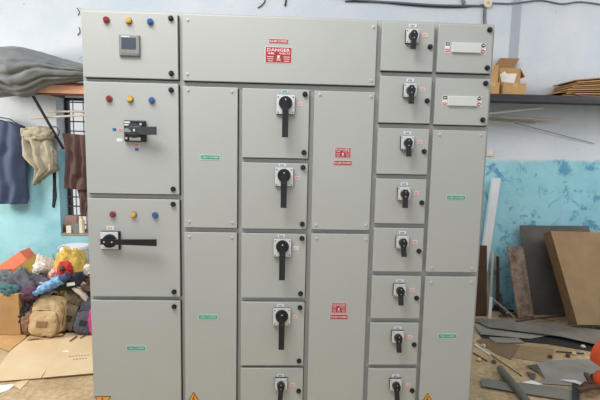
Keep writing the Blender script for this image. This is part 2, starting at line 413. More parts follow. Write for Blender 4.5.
def rotary_big(n, cx, cy, length):
    p = at(cx, cy, -.016); b = MB(); w = .045
    b.span(p.x - w, p.x + w, .001, -.014, p.z - w - .001, p.z + w - .001, BLK, .002)
    b.span(p.x - w + .001, p.x + w - .001, -.013, -.017, p.z - w + .001, p.z + w + .001, SILV, .001)
    for sx, sz in ((-1, -1), (1, -1), (1, 1), (-1, 1)): b.cyl((p.x + sx * .036, -.016, p.z + sz * .036), (p.x + sx * .036, -.019, p.z + sz * .036), .003, DGR, seg=10)
    b.build('switch_plate', doors[n])
    z = p.z + .008
    b = MB()
    b.cyl((p.x, -.017, z), (p.x, -.034, z), .033, BLK, r2=.031, seg=32, bev=.002)
    b.prism([(p.x - .014, -.034, z + .024), (p.x + .014, -.034, z + .024), (p.x + .015, -.034, z - .03), (p.x + .0145, -.05, z - length), (p.x - .0145, -.05, z - length), (p.x - .015, -.034, z - .03)], (0, -.013, 0), BLK)
    b.cyl((p.x, -.047, z + .014), (p.x, -.0485, z + .014), .003, SILV, seg=10)
    b.box((p.x, -.0505, z - .035), (.012, .006, .004), DGR)
    b.build('rotary_handle', doors[n])
for n, cx, cy, L_ in (('C1', 285.5, 104.7, .165), ('C2', 284, 177, .155), ('C3', 282.4, 248.0, .160), ('C4', 281.8, 317.2, .160)):
    rotary_big(n, cx, cy, L_)
def rotary_small(n, cx, cy, tilt=0):
    p = at(cx, cy, -.026); b = MB(); w = .0325
    b.span(p.x - w, p.x + w, .001, -.016, p.z - w, p.z + w, BLK, .002)
    b.span(p.x - w + .001, p.x + w - .001, -.0155, -.018, p.z - w + .001, p.z + w + .001, SILV, .001)
    for sx, sz in ((-1, -1), (1, -1), (1, 1), (-1, 1)): b.cyl((p.x + sx * .026, -.017, p.z + sz * .026), (p.x + sx * .026, -.0195, p.z + sz * .026), .0024, DGR, seg=8)
    b.build('switch_plate', doors[n])
    b = MB()
    b.cyl((p.x, -.018, p.z), (p.x, -.034, p.z), .021, BLK, r2=.019, seg=28, bev=.002)
    zz = p.z; dx = tilt
    pts = [(-.008, .023), (.008, .023), (.0195, .006), (.018, -.006), (.012, -.024), (.0125 + dx, -.066), (-.0125 + dx, -.066), (-.012, -.024), (-.018, -.006), (-.0195, .006)]
    b.prism([(p.x + q[0], -.032 - max(0, -q[1] - .02) * .25, zz + q[1]) for q in pts], (0, -.012, 0), BLK)
    b.cyl((p.x, -.043, zz + .012), (p.x, -.045, zz + .012), .0022, SILV, seg=8)
    b.cyl((p.x, -.043, zz - .012), (p.x, -.045, zz - .012), .0022, SILV, seg=8)
    b.build('rotary_handle', doors[n])
small = {'E1': (413.2, 35.8, -.004), 'E2': (410.8, 90.3, -.002), 'E3': (408, 143, 0), 'E4': (404.8, 194, -.002), 'E5': (403, 242.7, .002), 'E6': (400.3, 291, 0), 'E7': (398.3, 338, .001), 'E8': (396.3, 386, .002), 'C5': (281, 385.5, -.004)}
for n, (cx, cy, t) in small.items():
    rotary_small(n, cx, cy, t)
    q = plate_label(n, cx - .5, cy - 10, 7.5, 3, WHT, 'label', 'OFF', mat('label_print', (110, 130, 130), .6), .5, .6); q['label'] = 'small white name tag'
    q = plate_label(n, cx + 11.8, cy - .8, 5, 4, PINK, 'label', 'ON', PINKT, .5, .6); q['label'] = 'small pink tag'
for n, cx, cy in (('C1', 285, 91.3), ('C2', 282.5, 165), ('C3', 281.3, 236), ('C4', 280.5, 305.5)):
    plate_label(n, cx, cy, 7, 3, TEAL if n == 'C1' else WHT, 'label', 'OFF', MATS['label_print'], .5, .6)['label'] = 'small name tag over the handle'
for n, cx, cy in (('C1', 300, 104), ('C2', 297.3, 178), ('C3', 296, 248), ('C4', 295, 317)):
    plate_label(n, cx, cy, 5, 4, PINK if n != 'C3' else WHT, 'label', 'ON', PINKT, .5, .6)['label'] = 'small tag beside the handle'

# changeover breaker handle on the second door of the left column
a = at(123.6, 120, -.018); c = at(145.8, 142, -.018); b = MB()
b.span(a.x, c.x, .001, -.018, c.z, a.z, BLK, .004)
b.span(a.x + .003, a.x + .03, -.0175, -.0195, a.z - .015, a.z - .006, SILV); b.span(a.x + .003, a.x + .03, -.0175, -.0195, a.z - .026, a.z - .019, SILV)
b.span(a.x + .026, c.x - .024, -.0175, -.0195, c.z + .006, c.z + .022, WHT)
for q in ((c.x - .022, a.z - .018), (a.x + .012, c.z + .016)): b.cyl((q[0], -.017, q[1]), (q[0], -.023, q[1]), .006, STEEL, seg=12)
b.build('switch_plate', doors['A2'])
m_ = at(133, 130.4, -.035); b = MB()
b.cyl((m_.x, -.018, m_.z), (m_.x, -.034, m_.z), .036, DGR, r2=.034, seg=32, bev=.003)
e_ = at(156.2, 130, -.065)
b.prism([(m_.x - .038, -.034, m_.z + .013), (m_.x + .02, -.034, m_.z + .020), (m_.x + .05, -.040, m_.z + .017), (e_.x, -.055, m_.z + .019), (e_.x, -.055, m_.z - .019), (m_.x + .05, -.040, m_.z - .02), (m_.x + .02, -.034, m_.z - .021), (m_.x - .038, -.034, m_.z - .015)], (0, -.014, 0), DGR)
b.span(m_.x - .036, m_.x - .006, -.047, -.0495, m_.z - .008, m_.z + .008, mat('grey_inlay', (150, 152, 154), .4)); b.span(m_.x + .006, m_.x + .022, -.0495, -.0515, m_.z - .005, m_.z + .006, WHT)
b.build('rotary_handle', doors['A2'])
for px, py, w, h, m in ((114.5, 129.5, 3.4, 2.6, BLUEL), (120.3, 129.6, 4.2, 3, PINK), (119.6, 140, 5.5, 3, WHT), (136.6, 145, 6, 3.2, PINK), (136.8, 149.4, 3.2, 2.6, BLUEL)):
    plate_label('A2', px, py, w, h, m, 'label', 'ON' if m is PINK else None, PINKP, .6, .7)
# isolator on the third door: long lever pointing right
a = at(100, 231.4, -.016); c = at(120, 250.0, -.016); b = MB()
b.span(a.x, c.x, .001, -.014, c.z, a.z - .0, BLK, .002); b.span(a.x + .001, c.x - .008, -.013, -.017, c.z + .003, a.z - .002, SILV, .001)
b.build('switch_plate', doors['A3'])
m_ = at(108.7, 241.5, -.035); e_ = at(156.4, 241.5, -.06); b = MB()
b.cyl((m_.x, -.017, m_.z), (m_.x, -.034, m_.z), .034, BLK, r2=.032, seg=32, bev=.002)
b.prism([(m_.x - .036, -.032, m_.z + .013), (m_.x + .06, -.038, m_.z + .013), (e_.x, -.052, m_.z + .018), (e_.x, -.052, m_.z - .014), (m_.x + .06, -.038, m_.z - .012), (m_.x - .036, -.032, m_.z - .014)], (0, -.013, 0), BLK)
for dx in (-.018, .02): b.cyl((m_.x + dx, -.044, m_.z), (m_.x + dx, -.049, m_.z), .0035, SILV, seg=10)
b.build('rotary_handle', doors['A3'])
plate_label('A3', 110.3, 228, 7, 4, WHT, 'label', 'ON', PINKT, .6, .7)

# green chamber labels
for n, px, py in (('B1', 210, 157.3), ('B2', 208, 317), ('A4', 136, 348), ('F3', 456, 197.7), ('F4', 447.2, 336)):
    p = front(px, py); b = MB(); w, h = .098, .027
    b.span(p.x - w / 2, p.x + w / 2, .001, -.0012, p.z - h / 2, p.z + h / 2, TEAL)
    b.span(p.x - w / 2 + .004, p.x + w / 2 - .004, -.001, -.0018, p.z - h / 2 + .005, p.z + h / 2 - .005, GRN)
    b.text('CABLE CHAMBER', (p.x, -.0021, p.z), .0085, .083, WHT); o = b.build('label', doors[n]); o['label'] = 'green cable chamber label'
def red_strip(n, x0, y0, x1, y1):
    a = front(x0, y0); c = front(x1, y1); b = MB()
    b.span(a.x, c.x, .001, -.0012, c.z, a.z, PINK); b.span(a.x + .002, c.x - .002, -.001, -.0018, c.z + .002, a.z - .002, RED)
    b.text('BUS BAR CHAMBER', ((a.x + c.x) / 2, -.0021, (a.z + c.z) / 2), (a.z - c.z) * .42, (c.x - a.x) * .88, WHT)
    b.build('label', doors[n])['label'] = 'red bus bar chamber label'
def danger(n, x0, y0, x1, y1):
    a = front(x0, y0); c = front(x1, y1); b = MB(); W = c.x - a.x; H = a.z - c.z; X = (a.x + c.x) / 2
    b.span(a.x, c.x, .001, -.0012, c.z, a.z, PINK); b.span(a.x + W * .03, c.x - W * .03, -.001, -.0018, c.z + H * .04, a.z - H * .04, RED)
    b.text('DANGER', (X, -.0021, a.z - H * .2), H * .19, W * .84, WHT)
    b.text('440', (a.x + W * .22, -.0021, a.z - H * .41), H * .13, W * .24, WHT); b.text('VOLTS', (a.x + W * .72, -.0021, a.z - H * .41), H * .13, W * .40, WHT)
    # skull over crossed bones
    b.cyl((X, -.0018, a.z - H * .60), (X, -.0024, a.z - H * .60), H * .085, WHT, seg=14); b.span(X - H * .05, X + H * .05, -.0018, -.0023, a.z - H * .72, a.z - H * .63, WHT)
    for s_ in (-1, 1): b.box((X, -.002, a.z - H * .80), (H * .30, .0006, H * .03), WHT, rot=Euler((0, R(25 * s_), 0)))
    for s_ in (-1, 1):
        for k, zz in enumerate((.60, .73, .86)): b.span(X + s_ * W * .30 - W * (.13 - .02 * k), X + s_ * W * .30 + W * (.13 - .015 * k), -.0018, -.0022, a.z - H * (zz + .035), a.z - H * (zz - .01), PINK)
    b.build('danger_sign', doors[n])
red_strip('B0', 268.8, 38.6, 288.3, 44); danger('B0', 265, 46.4, 292, 63.6)
danger('D1', 335, 147.4, 350.7, 157.8); red_strip('D1', 333.3, 160.3, 351.8, 165.4)
danger('D2', 331.4, 302.8, 346.2, 312.8); red_strip('D2', 330, 314.2, 347.8, 319.2)
# viewing strips with on and off tags
for n, x0, y0, x1, y1, tl, tr in (('F1', 451.6, 42.2, 480.3, 54, (447.4, 47.3), (483.2, 48.8)), ('F2', 447.6, 95.6, 476.2, 107, (444.8, 101), (479.2, 101.6))):
    a = front(x0, y0); c = front(x1, y1); b = MB(); b.span(a.x, c.x, .001, -.010, c.z + .002, a.z - .002, PWHT, .003); b.build('viewing_strip', doors[n])
    for i, (px, py) in enumerate((tl, tr)):
        p = front(px, py); b = MB(); b.span(p.x - .012, p.x + .012, .001, -.0012, p.z - .026, p.z + .026, WHT)
        b.span(p.x - .010, p.x + .010, -.001, -.0018, p.z + .008, p.z + .024, DGR) if i == 0 else b.cyl((p.x, -.001, p.z + .015), (p.x, -.0018, p.z + .015), .010, DGR, seg=16)
        b.span(p.x - .006, p.x + .006, -.0015, -.0022, p.z + .0135, p.z + .018, WHT)
        b.span(p.x - .010, p.x + .010, -.001, -.0018, p.z - .022, p.z - .007, PINKP) if i == 0 else b.cyl((p.x, -.001, p.z - .014), (p.x, -.0018, p.z - .014), .010, PINKP, seg=16)
        b.span(p.x - .006, p.x + .006, -.0015, -.0022, p.z - .0165, p.z - .0125, WHT)
        b.build('label', doors[n])
# yellow high voltage triangles near the plinth
for n, px, py, up in (('A4', 103, 396.3, -1), ('B2', 193.7, 391.8, 1), ('F4', 427.8, 392.8, 1)):
    p = front(px, py); b = MB(); s_ = .082; h = s_ * .87
    def tri(k, y, m, d):
        zc = (p.z - h * .667) if up > 0 else (p.z - h * .333)
        b.prism([(p.x + s_ / 2 * k, y, zc - up * h / 3 * k), (p.x, y, zc + up * h * .667 * k), (p.x - s_ / 2 * k, y, zc - up * h / 3 * k)], (0, d, 0), m)
        return zc
    tri(1, .001, BLK, -.0022); zc = tri(.86, -.001, YEL, -.0008)
    u = up * .001
    b.prism([(p.x + q[0] * .001, -.0018, zc + q[1] * u) for q in ((2, 30), (-9, 6), (-1, 7), (-5, -12), (-9, -8), (-5, -20), (4, -12), (-1, -12), (7, 12), (0, 11), (7, 28))], (0, -.0005, 0), RED)
    b.build('warning_triangle', doors[n])['label'] = 'yellow high voltage triangle'

# ------------------------------------------------------------------ right: shelf, boxes, cables
SHY = 1.45
za = at(545, 95, SHY).z; zb_ = at(545, 104, SHY).z
SHX0, SHX1 = 2.05, 5.2
shelf = thing('wall_shelf', ((SHX0 + SHX1) / 2, WY - .2, zb_), 'long dark wall shelf with a black front edge, right of the switchboard', 'shelf')
b = MB(); b.span(SHX0, SHX1, SHY, SHY + .03, zb_, za, DKM, .004).cyl((SHX0, SHY - .004, zb_ + .018), (SHX1, SHY - .004, zb_ + .018), .018, mat('blue_black_pipe', (46, 48, 58), .6), seg=12); b.build('shelf_edge', shelf)
b = MB(); b.span(SHX0, SHX1, SHY + .02, WY - .002, za - .02, za, mat('shelf_plank', (110, 94, 84), .8, var=.2, scale=10)); b.build('shelf_board', shelf)
for xx in (2.3, 4.5):
    b = MB(); b.span(xx, xx + .03, SHY + .03, WY - .001, za - .05, za - .021, DKM); b.prism([(xx, WY - .002, za - .05), (xx, WY - .03, za - .05), (xx, WY - .03, za - .30), (xx, WY - .002, za - .30)], (.03, 0, 0), DKM)
    b.build('bracket', shelf)

def carton(px0, px1, py0, py1, Y, dep, label, open_=False, flap=None, tape=True, group=None, paper=False, z0=None, m=CARD):
    z0 = za if z0 is None else z0
    a = at(px0, (py0 + py1) / 2, Y); c = at(px1, (py0 + py1) / 2, Y); top = at((px0 + px1) / 2, py0, Y).z
    t = thing('cardboard_box', ((a.x + c.x) / 2, Y + dep / 2, z0 + .001), label, 'box', group)
    b = MB(); z0 += .001
    if open_:
        for q in ((a.x, c.x, Y, Y + .005), (a.x, c.x, Y + dep - .005, Y + dep), (a.x, a.x + .005, Y, Y + dep), (c.x - .005, c.x, Y, Y + dep)): b.span(*q, z0, top, m)
        b.span(a.x, c.x, Y, Y + dep, z0, z0 + .006, m)
    else: b.span(a.x, c.x, Y, Y + dep, z0, top, m, .003)
    b.build('box_body', t)
    if tape and not open_:
        b = MB(); xm = (a.x + c.x) / 2; b.span(xm - .02, xm + .02, Y - .0012, Y + dep + .0012, top - .03, top + .001, mat('clear_tape', (200, 168, 120), .3)); b.build('tape', t)
    if open_:
        b = MB(); f0 = at(flap[0][0], flap[0][1], Y + dep); f1 = at(flap[1][0], flap[1][1], Y + dep)
        b.prism([(a.x, Y + dep - .004, top), (c.x, Y + dep - .004, top), (f1.x, Y + dep + .02, f1.z), (f0.x, Y + dep + .02, f0.z)], (0, .005, 0), CARDD); b.build('flap', t)
        b = MB(); b.prism([(c.x - .002, Y + .01, top), (c.x - .002, Y + dep - .01, top), (c.x + .05, Y + dep - .02, top - .07), (c.x + .05, Y + .02, top - .07)], (.004, 0, .003), m); b.build('flap', t)
    if paper:
        b = MB(); p = at(503, 75, Y); b.prism([(p.x - .01, Y - .003, p.z - .06), (p.x + .10, Y - .003, p.z - .065), (p.x + .12, Y - .004, p.z + .015), (p.x + .03, Y - .004, p.z + .012), (p.x + .01, Y - .003, p.z + .03), (p.x - .03, Y - .003, p.z + .0)], (0, .002, 0), TAPE); b.build('paper', t)
    return t
carton(503.2, 526, 83, 96, 1.47, .13, 'small closed brown carton at the front edge of the shelf, nearest the open box')
carton(498.8, 520, 68, 96, 1.61, .17, 'open brown carton with raised back flap and white paper on its front', True, ((501.5, 57.5), (521, 58)), paper=True)
carton(486, 499.5, 82.5, 96, 1.475, .13, 'small brown carton beside the switchboard, under another carton')
carton(483, 498.5, 65, 81.6, 1.49, .12, 'brown carton topmost of two stacked beside the switchboard', z0=at(492, 82.5, 1.475).z)
# flattened cardboard stack at the far right
for k in range(9):
    b = MB(); z0 = za + .002 + k * .0155; sh = random.uniform(-.02, .02)
    x0 = at(563 + k * 1.4 + random.uniform(-2, 3), 90, 1.5).x
    tilt = .012 * k
    b.prism([(x0, SHY + .02 + random.uniform(0, .02), z0), (x0 + .85, SHY + .03, z0 + .0 + tilt), (x0 + .85, WY - .03, z0 + tilt), (x0 + .03 + sh, WY - .04, z0)], (0, 0, .009), CARD if k % 2 else CARDD)
    pos = ('bottom', 'second lowest', 'third lowest', 'fourth lowest', 'middle', 'fourth highest', 'third highest', 'second highest', 'topmost')[k]
    tag(b.build('cardboard_sheet'), 'flattened brown cardboard, %s of the stack on the wall shelf' % pos, 'cardboard', 'flattened cardboard stack on the shelf')
b = MB(); p0 = at(547, 96, SHY); b.sheet(lambda u, v: (p0.x + u * .34, SHY + .02 + v * .3, za + .003 + .028 * math.sin(u * math.pi) ** 1.5), 14, 6, CARDD, .005)
tag(b.build('cardboard_sheet'), 'single bowed brown cardboard flap left of the stack on the wall shelf', 'cardboard')

# pale lengths of conduit resting on the wall brackets under the shelf
def rod(name, p, q, r, m, label, cat, group=None, seg=10):
    b = MB(); b.cyl(p, q, r, m, seg=seg); return tag(b.build(name), label, cat, group)
rod('conduit', at(455, 117, 1.72), at(543, 107.5, 1.72), .011, WPL, 'white plastic conduit under the shelf, uppermost of the three lengths', 'pipe', 'lengths under the shelf')
rod('wooden_strip', at(455, 113.5, 1.76), at(560, 120.3, 1.76), .010, PALEW, 'pale wooden strip under the shelf, longest of the three lengths', 'strip', 'lengths under the shelf')
rod('conduit', at(455, 116.5, 1.74), at(535, 123, 1.74), .011, GSHL, 'grey conduit under the shelf, lowest of the three lengths', 'pipe', 'lengths under the shelf')
rod('cable_shadow_rod', at(515, 123, 1.80), at(594, 143.5, 1.835), .0028, CABL, 'thin dark rod standing in for a slanting cable shadow on the wall below the shelf', 'wire')  # thin rod models the shadow a cable casts across the wall
# wall socket
b = MB(); p = at(489.5, 153, WY); b.span(p.x - .028, p.x + .028, WY - .022, WY, p.z - .03, p.z + .03, CREAM, .004)
so = tag(b.build('wall_socket'), 'small cream electrical box on the wall beside the switchboard', 'socket')
b = MB(); b.span(p.x - .008, p.x + .008, WY - .027, WY - .02, p.z - .014, p.z + .008, WPL, .002); b.build('switch', so)
# wiring along the top of the wall
p = at(486.5, 4, WY); jb = MB(); jb.cyl((p.x, WY, p.z), (p.x, WY - .035, p.z), .038, CREAM, seg=24, bev=.004)
jb = tag(jb.build('junction_box'), 'round cream junction box where the wall cables meet', 'junction box')
b = MB(); b.cyl((p.x, WY - .034, p.z), (p.x, WY - .042, p.z), .012, ORW, seg=14); b.build('centre_screw', jb)
def cable(pts, r, label, m=CABL, Y=WY - .012):
    P = [at(a, c, Y) for a, c in pts]; Q = []
    for k in range(len(P) - 1):
        for t in range(5):
            w = t / 5; p_, q_ = P[max(k - 1, 0)], P[min(k + 2, len(P) - 1)]
            Q.append(.5 * ((2 * P[k]) + (P[k + 1] - p_) * w + (2 * p_ - 5 * P[k] + 4 * P[k + 1] - q_) * w * w + (3 * P[k] - p_ - 3 * P[k + 1] + q_) * w ** 3))
    Q.append(P[-1]); b = MB(); b.tube(Q, r, m, 6); return tag(b.build('wall_cable'), label, 'cable')
cable([(330, -4), (362, .5), (400, 3), (440, 5.5), (484, 6)], .010, 'dark thick cable along the wall top running left from the junction box')
cable([(345, 1.5), (380, 2.5), (420, 6.2), (460, 7.5), (484, 4.5)], .005, 'thin cable drooping just under the thick cable left of the junction box', DKM)
cable([(489, 3), (512, 3.6), (540, .5), (562, 4), (580, 2), (604, 5)], .007, 'wavy grey cable running right from the junction box')
cable([(484.5, 7), (483.8, 16), (484, 30), (483, 60)], .007, 'grey cable hanging down from the junction box behind the switchboard')
cable([(486.5, 7), (485.6, 16), (486.4, 30), (486, 60)], .004, 'thin pale cable hanging beside the thicker one under the junction box', HGR)
cable([(463, -4), (463, 1), (464.5, 4)], .016, 'short grey pipe end dropping to the cables left of the junction box', HGR)
cable([(262, -6), (265, 0), (263, 4), (258, 8)], .005, 'curled black wire end hanging at the wall top left of centre', DKM)
cable([(284, -8), (286, 0), (285, 6)], .008, 'straight black wire tuft hanging at the wall top centre', DKM)
cable([(77, 8), (79.5, 12), (78, 15)], .004, 'upper small black hook of wire on the wall left of the switchboard', DKM)
cable([(79, 27), (80, 32), (77.5, 35)], .004, 'lower small black hook of wire on the wall left of the switchboard', DKM)

# ------------------------------------------------------------------ right: leaning boards
def slab(name, pts, th, m, label, cat, m2=None, group=None, toward=False):
    pts = [Vector(p) for p in pts]; n = (pts[1] - pts[0]).cross(pts[2] - pts[0]).normalized()
    if (n.y < 0) != toward: n = -n
    b = MB(); b.prism(pts, n * th, m, m2); return tag(b.build(name), label, cat, group)
# large dark sheet against the wall
slab('metal_sheet', [at(520, 225.3, 1.80), at(589, 226, 1.80), fl(604, 316, .006), fl(531, 314, .006)], .008, GSH, 'large dark grey sheet leaning on the blue wall behind the brown crate panel', 'sheet')
# deep brown crate panel
A = at(550.5, 231.6, 1.58); Bt = fl(577.5, 325.5, .05)
Bt = at(577.5, 325.5, 1.27); W_ = Vector((1.25, .0, -.02))
up_ = (A - Bt).normalized(); nn = W_.cross(up_).normalized(); nn = nn if nn.y > 0 else -nn
b = MB(); b.prism([A, A + W_, Bt + W_, Bt], nn * .115, BOARD, BOARDE)
zmin = min(v.co.z for v in b.bm.verts)
for v in b.bm.verts: v.co.z -= zmin - .003
tag(b.build('crate_panel'), 'big thick brown board leaning back at the far right edge', 'board')
slab('weathered_board', [at(506.4, 246.3, 1.70), at(522.5, 246.5, 1.70), fl(533, 317, .004), fl(517.6, 318.5, .004)], .016, RUST, 'narrow weathered board with peeling surface leaning on the dark grey sheet', 'board', toward=True)
slab('board', [at(478, 245.6, 1.50), at(487, 246, 1.50), fl(486.7, 316, .004), fl(470, 316, .004)], .012, DKWOOD, 'dark brown wooden board standing upright beside the right edge of the switchboard', 'board')
# aluminium channel
p0 = at(497, 178, 1.78); p1 = fl(478, 309, .01); ax = (p0 - p1).normalized(); sx = Vector((1, 0, 0)); sx = (sx - ax * sx.dot(ax)).normalized(); ny = ax.cross(sx); ny = ny if ny.y < 0 else -ny
b = MB(); w = .037
prof = [(-w, 0), (w, 0), (w, .035), (w - .004, .035), (w - .004, .004), (-w + .004, .004), (-w + .004, .035), (-w, .035)]
b.prism([p1 + sx * q[0] - ny * q[1] for q in prof], p0 - p1, ALU)
tag(b.build('metal_channel'), 'long shiny aluminium channel leaning on the blue wall', 'metal channel')
def bar(name, p, q, w, t, m, label, cat, group=None):
    p = Vector(p); q = Vector(q); d = q - p; b = MB(); b.box((0, 0, 0), (w, t, d.length), m, .001)
    b.bm.transform(Matrix.Translation((p + q) / 2) @ d.to_track_quat('Z', 'Y').to_matrix().to_4x4()); return tag(b.build(name), label, cat, group)
bar('wooden_strip', at(493.2, 252, 1.79), fl(490, 308, .012), .022, .018, PALEW, 'short pale wooden strip leaning on the wall beside the aluminium channel', 'strip')
bar('metal_bar', at(497.8, 256.5, 1.80), fl(498, 308, .015), .034, .014, DKWOOD, 'short dark bar leaning on the wall right of the pale strip', 'bar')
bar('metal_bar', at(487.3, 272, 1.66), fl(488.5, 314, .012), .02, .02, GSHL, 'grey square bar standing beside the dark brown panel', 'bar')
bar('white_strip', at(491, 297, 1.52), fl(489.8, 319, .014), .026, .006, WPL, 'short white strip standing in front of the leaning lengths', 'strip')
bar('metal_angle', at(487.5, 294.5, 1.60), at(514, 316.5, 1.55), .03, .012, GSHL, 'grey metal angle slanting down to the floor at the foot of the wall', 'metal angle')
bar('metal_bar', fl(492, 309, .02), fl(514, 311, .012), .02, .02, DKM, 'dark bar lying on the floor at the foot of the wall', 'bar')

for k, (a, c_, lab) in enumerate((((494, 305), (506, 315), 'thin dark bar under the grey metal angle, nearer the wall'), ((499, 316), (528, 313), 'rusty bar lying at the foot of the weathered board'), ((533, 322), (564, 319), 'rusty bar lying below the dark grey sheet'), ((500, 300), (504, 313), 'short rusty bar leaning behind the grey metal angle'))):
    p_ = fl(*a, .02) if k < 3 else at(500, 294, 1.80); q_ = fl(*c_, .02 if k < 3 else .012)
    if k == 2: p_.z = q_.z = .05
    bar('metal_bar', p_, q_, .018, .012, (DKM, RUSTM, RUSTM, RUSTM)[k], lab, 'bar')
# ------------------------------------------------------------------ right: scrap on the floor
def flat(name, pix, z, th, m, label, cat, bow=0):
    pts = [fl(a, c, z) for a, c in pix]; b = MB(); b.prism(pts, (0, 0, th), m); o = b.build(name); return tag(o, label, cat)
flat('metal_sheet', [(478, 332), (482, 338.5), (548, 344), (600, 353), (625, 352), (560, 336)], .003, .003, DKM, 'black sheet lying under the long grey sheet on the floor', 'sheet')
flat('metal_sheet', [(473, 323.5), (480.5, 334.5), (530, 339), (556, 334), (500, 326)], .012, .004, GSHL, 'pale grey sheet offcut under the left end of the long grey sheet', 'sheet')
flat('metal_sheet', [(471, 318.5), (489, 327.5), (560, 336.5), (600, 345.5), (640, 350), (640, 336), (560, 325), (520, 320)], .03, .005, mat('long_sheet', (140, 133, 124), .5, scale=4, rgb2=(106, 98, 90)), 'long grey sheet lying across the floor below the leaning boards', 'sheet')
flat('wooden_plank', [(489, 338), (496, 343.5), (524, 343), (518, 339)], .008, .008, GSHL, 'small flat grey plank in front of the long grey sheet', 'plank')
flat('cardboard_sheet', [(476, 341), (488, 336), (520, 346), (511, 360), (496, 354)], .002, .003, mat('dirty_cardboard', (124, 100, 76), .9, var=.15, scale=9), 'dirty brown cardboard trodden flat near the switchboard corner', 'cardboard')
flat('cardboard_sheet', [(517, 345), (554, 349), (552, 361), (540, 362), (513, 358)], .001, .002, mat('dirty_cardboard2', (146, 122, 90), .9, var=.15, scale=9), 'paler trodden cardboard right of the dirty brown piece', 'cardboard')
flat('metal_sheet', [(537, 364), (548, 360.5), (592, 359.5), (604, 372), (604, 390), (575, 386), (536, 383.5), (544, 377)], .004, .003, GSHL, 'wide grey sheet with torn left edge lying near the orange machine', 'sheet')
flat('metal_offcut', [(526, 366), (537, 364.5), (545, 379), (538, 372)], .010, .003, GSH, 'upper jagged dark offcut at the torn edge of the wide grey sheet', 'offcut')
flat('metal_offcut', [(526, 372), (536, 374), (534, 381), (530, 377)], .010, .003, GSH, 'lower jagged dark offcut at the torn edge of the wide grey sheet', 'offcut')
flat('metal_strip', [(481, 379), (560, 388), (578, 392), (572, 401), (520, 393), (482, 386.5)], .012, .004, mat('grey_strip', (122, 118, 110), .55, var=.12), 'long grey strip lying under the round pipe', 'strip')
flat('paper_scrap', [(522, 382.5), (532, 380.5), (543, 384.5), (538, 385)], .018, .002, TAPE, 'white paper scrap between the pipe and the torn grey sheet', 'paper')
flat('white_strip', [(560, 380), (575, 380.5), (589, 385), (586, 387.5), (574, 383)], .012, .004, WPL, 'thin bright white strip on the wide grey sheet', 'strip')
bar('metal_bar', fl(575.5, 384, .025), fl(576, 404, .025), .038, .012, DKM, 'dark flat bar pointing at the camera beside the orange machine', 'bar')
rod('pipe', fl(500, 368.5, .028), fl(529, 404, .028), .024, PVC, 'round grey pipe lying on the floor right of the switchboard', 'pipe', seg=18)
rod('white_rod', fl(475, 344.5, .01), fl(490, 354.5, .01), .006, WPL, 'thin white rod on the floor beside the switchboard corner', 'rod')
rod('wooden_stick', fl(491, 355, .006), fl(522, 376, .006), .003, DKWOOD, 'thin dark stick lying on the floor behind the round pipe', 'stick')
rod('wooden_stick', fl(470, 351, .006), fl(487, 361, .006), .004, DKWOOD, 'short brown stick at the corner of the switchboard', 'stick')
rod('wooden_stick', fl(556, 351.5, .01), fl(584, 353.5, .01), .005, DKM, 'dark stick lying on the bare floor in front of the long sheet', 'stick')
rod('wooden_stick', fl(516, 321, .045), fl(560, 316, .03), .007, DKWOOD, 'brown stick on the scrap at the foot of the weathered board', 'stick')
rod('wooden_stick', fl(524, 316, .03), fl(556, 321, .045), .005, RUSTM, 'reddish stick crossing another at the foot of the weathered board', 'stick')
names = ['beside the white rod', 'near the switchboard corner', 'below the round pipe', 'beside the trodden cardboard', 'near the dark stick', 'in front of the long grey sheet', 'at the pipe end', 'beside the orange machine', 'under the leaning channel', 'beside the fallen angle']
for k, (px, py) in enumerate([(479, 361), (484, 347), (502, 383), (550, 358), (574, 355), (583, 348), (494, 363), (568, 357), (503, 312), (508, 314)]):
    p = fl(px, py); b = MB(); b.lump((p.x, p.y, .012), (.028 if k > 7 else .018, .02, .014), (CARDL, PALEW, GSH, DKWOOD)[k % 4], seed=k, sub=2, floor=.001, amp=.25)
    tag(b.build('rubble_chunk'), 'small chunk of scrap %s' % names[k], 'rubble')
for k, (px, py, a) in enumerate([(582, 392, 30), (588, 386, 70), (592, 396, -20), (586, 400, 10)]):
    p = fl(px, py); dv = Vector((math.cos(R(a)), math.sin(R(a)), 0)) * .06
    bar('wood_offcut', (p.x - dv.x, p.y - dv.y, .03 + k * .012), (p.x + dv.x, p.y + dv.y, .04 + k * .014), .026, .02, (DKWOOD, RUSTM)[k % 2],
        ('lowest dark wood offcut', 'reddish wood offcut', 'dark wood offcut crossing the others', 'frontmost reddish wood offcut')[k] + ' heaped before the orange machine', 'wood offcut')
# orange machine at the right edge
c = fl(606, 392); om = thing('cutting_machine', (c.x, c.y, 0), 'bright orange rounded machine housing at the right edge of the photo', 'machine')
def arc(r0, r1, a0, a1, y0, y1, m, cx, cz, b, n=16):
    P = [(cx + r1 * math.cos(R(a0 + (a1 - a0) * k / n)), y0, cz + r1 * math.sin(R(a0 + (a1 - a0) * k / n))) for k in range(n + 1)]
    P += [(cx + r0 * math.cos(R(a1 - (a1 - a0) * k / n)), y0, cz + r0 * math.sin(R(a1 - (a1 - a0) * k / n))) for k in range(n + 1)]
    b.prism(P, (0, y1 - y0, 0), m)
cx_ = at(618, 365, c.y).x; cz_ = at(618, 366, c.y).z
b = MB(); arc(.075, .125, 50, 195, c.y - .03, c.y + .08, ORP, cx_, cz_ + .03, b); b.build('blade_guard', om)
b = MB(); mh = at(605, 382, c.y); b.lump((mh.x, c.y + .02, mh.z), (.05, .06, .065), ORP, seed=3, amp=.04, sub=3, floor=.04); b.build('motor_housing', om)
b = MB(); b.cyl((cx_, c.y + .01, cz_ + .03), (cx_, c.y + .016, cz_ + .03), .085, DKM, seg=32); b.build('cutting_disc', om)
b = MB(); b.span(cx_ - .06, cx_ + .25, c.y - .08, c.y + .15, 0, .045, DKM, .006); b.build('base', om)

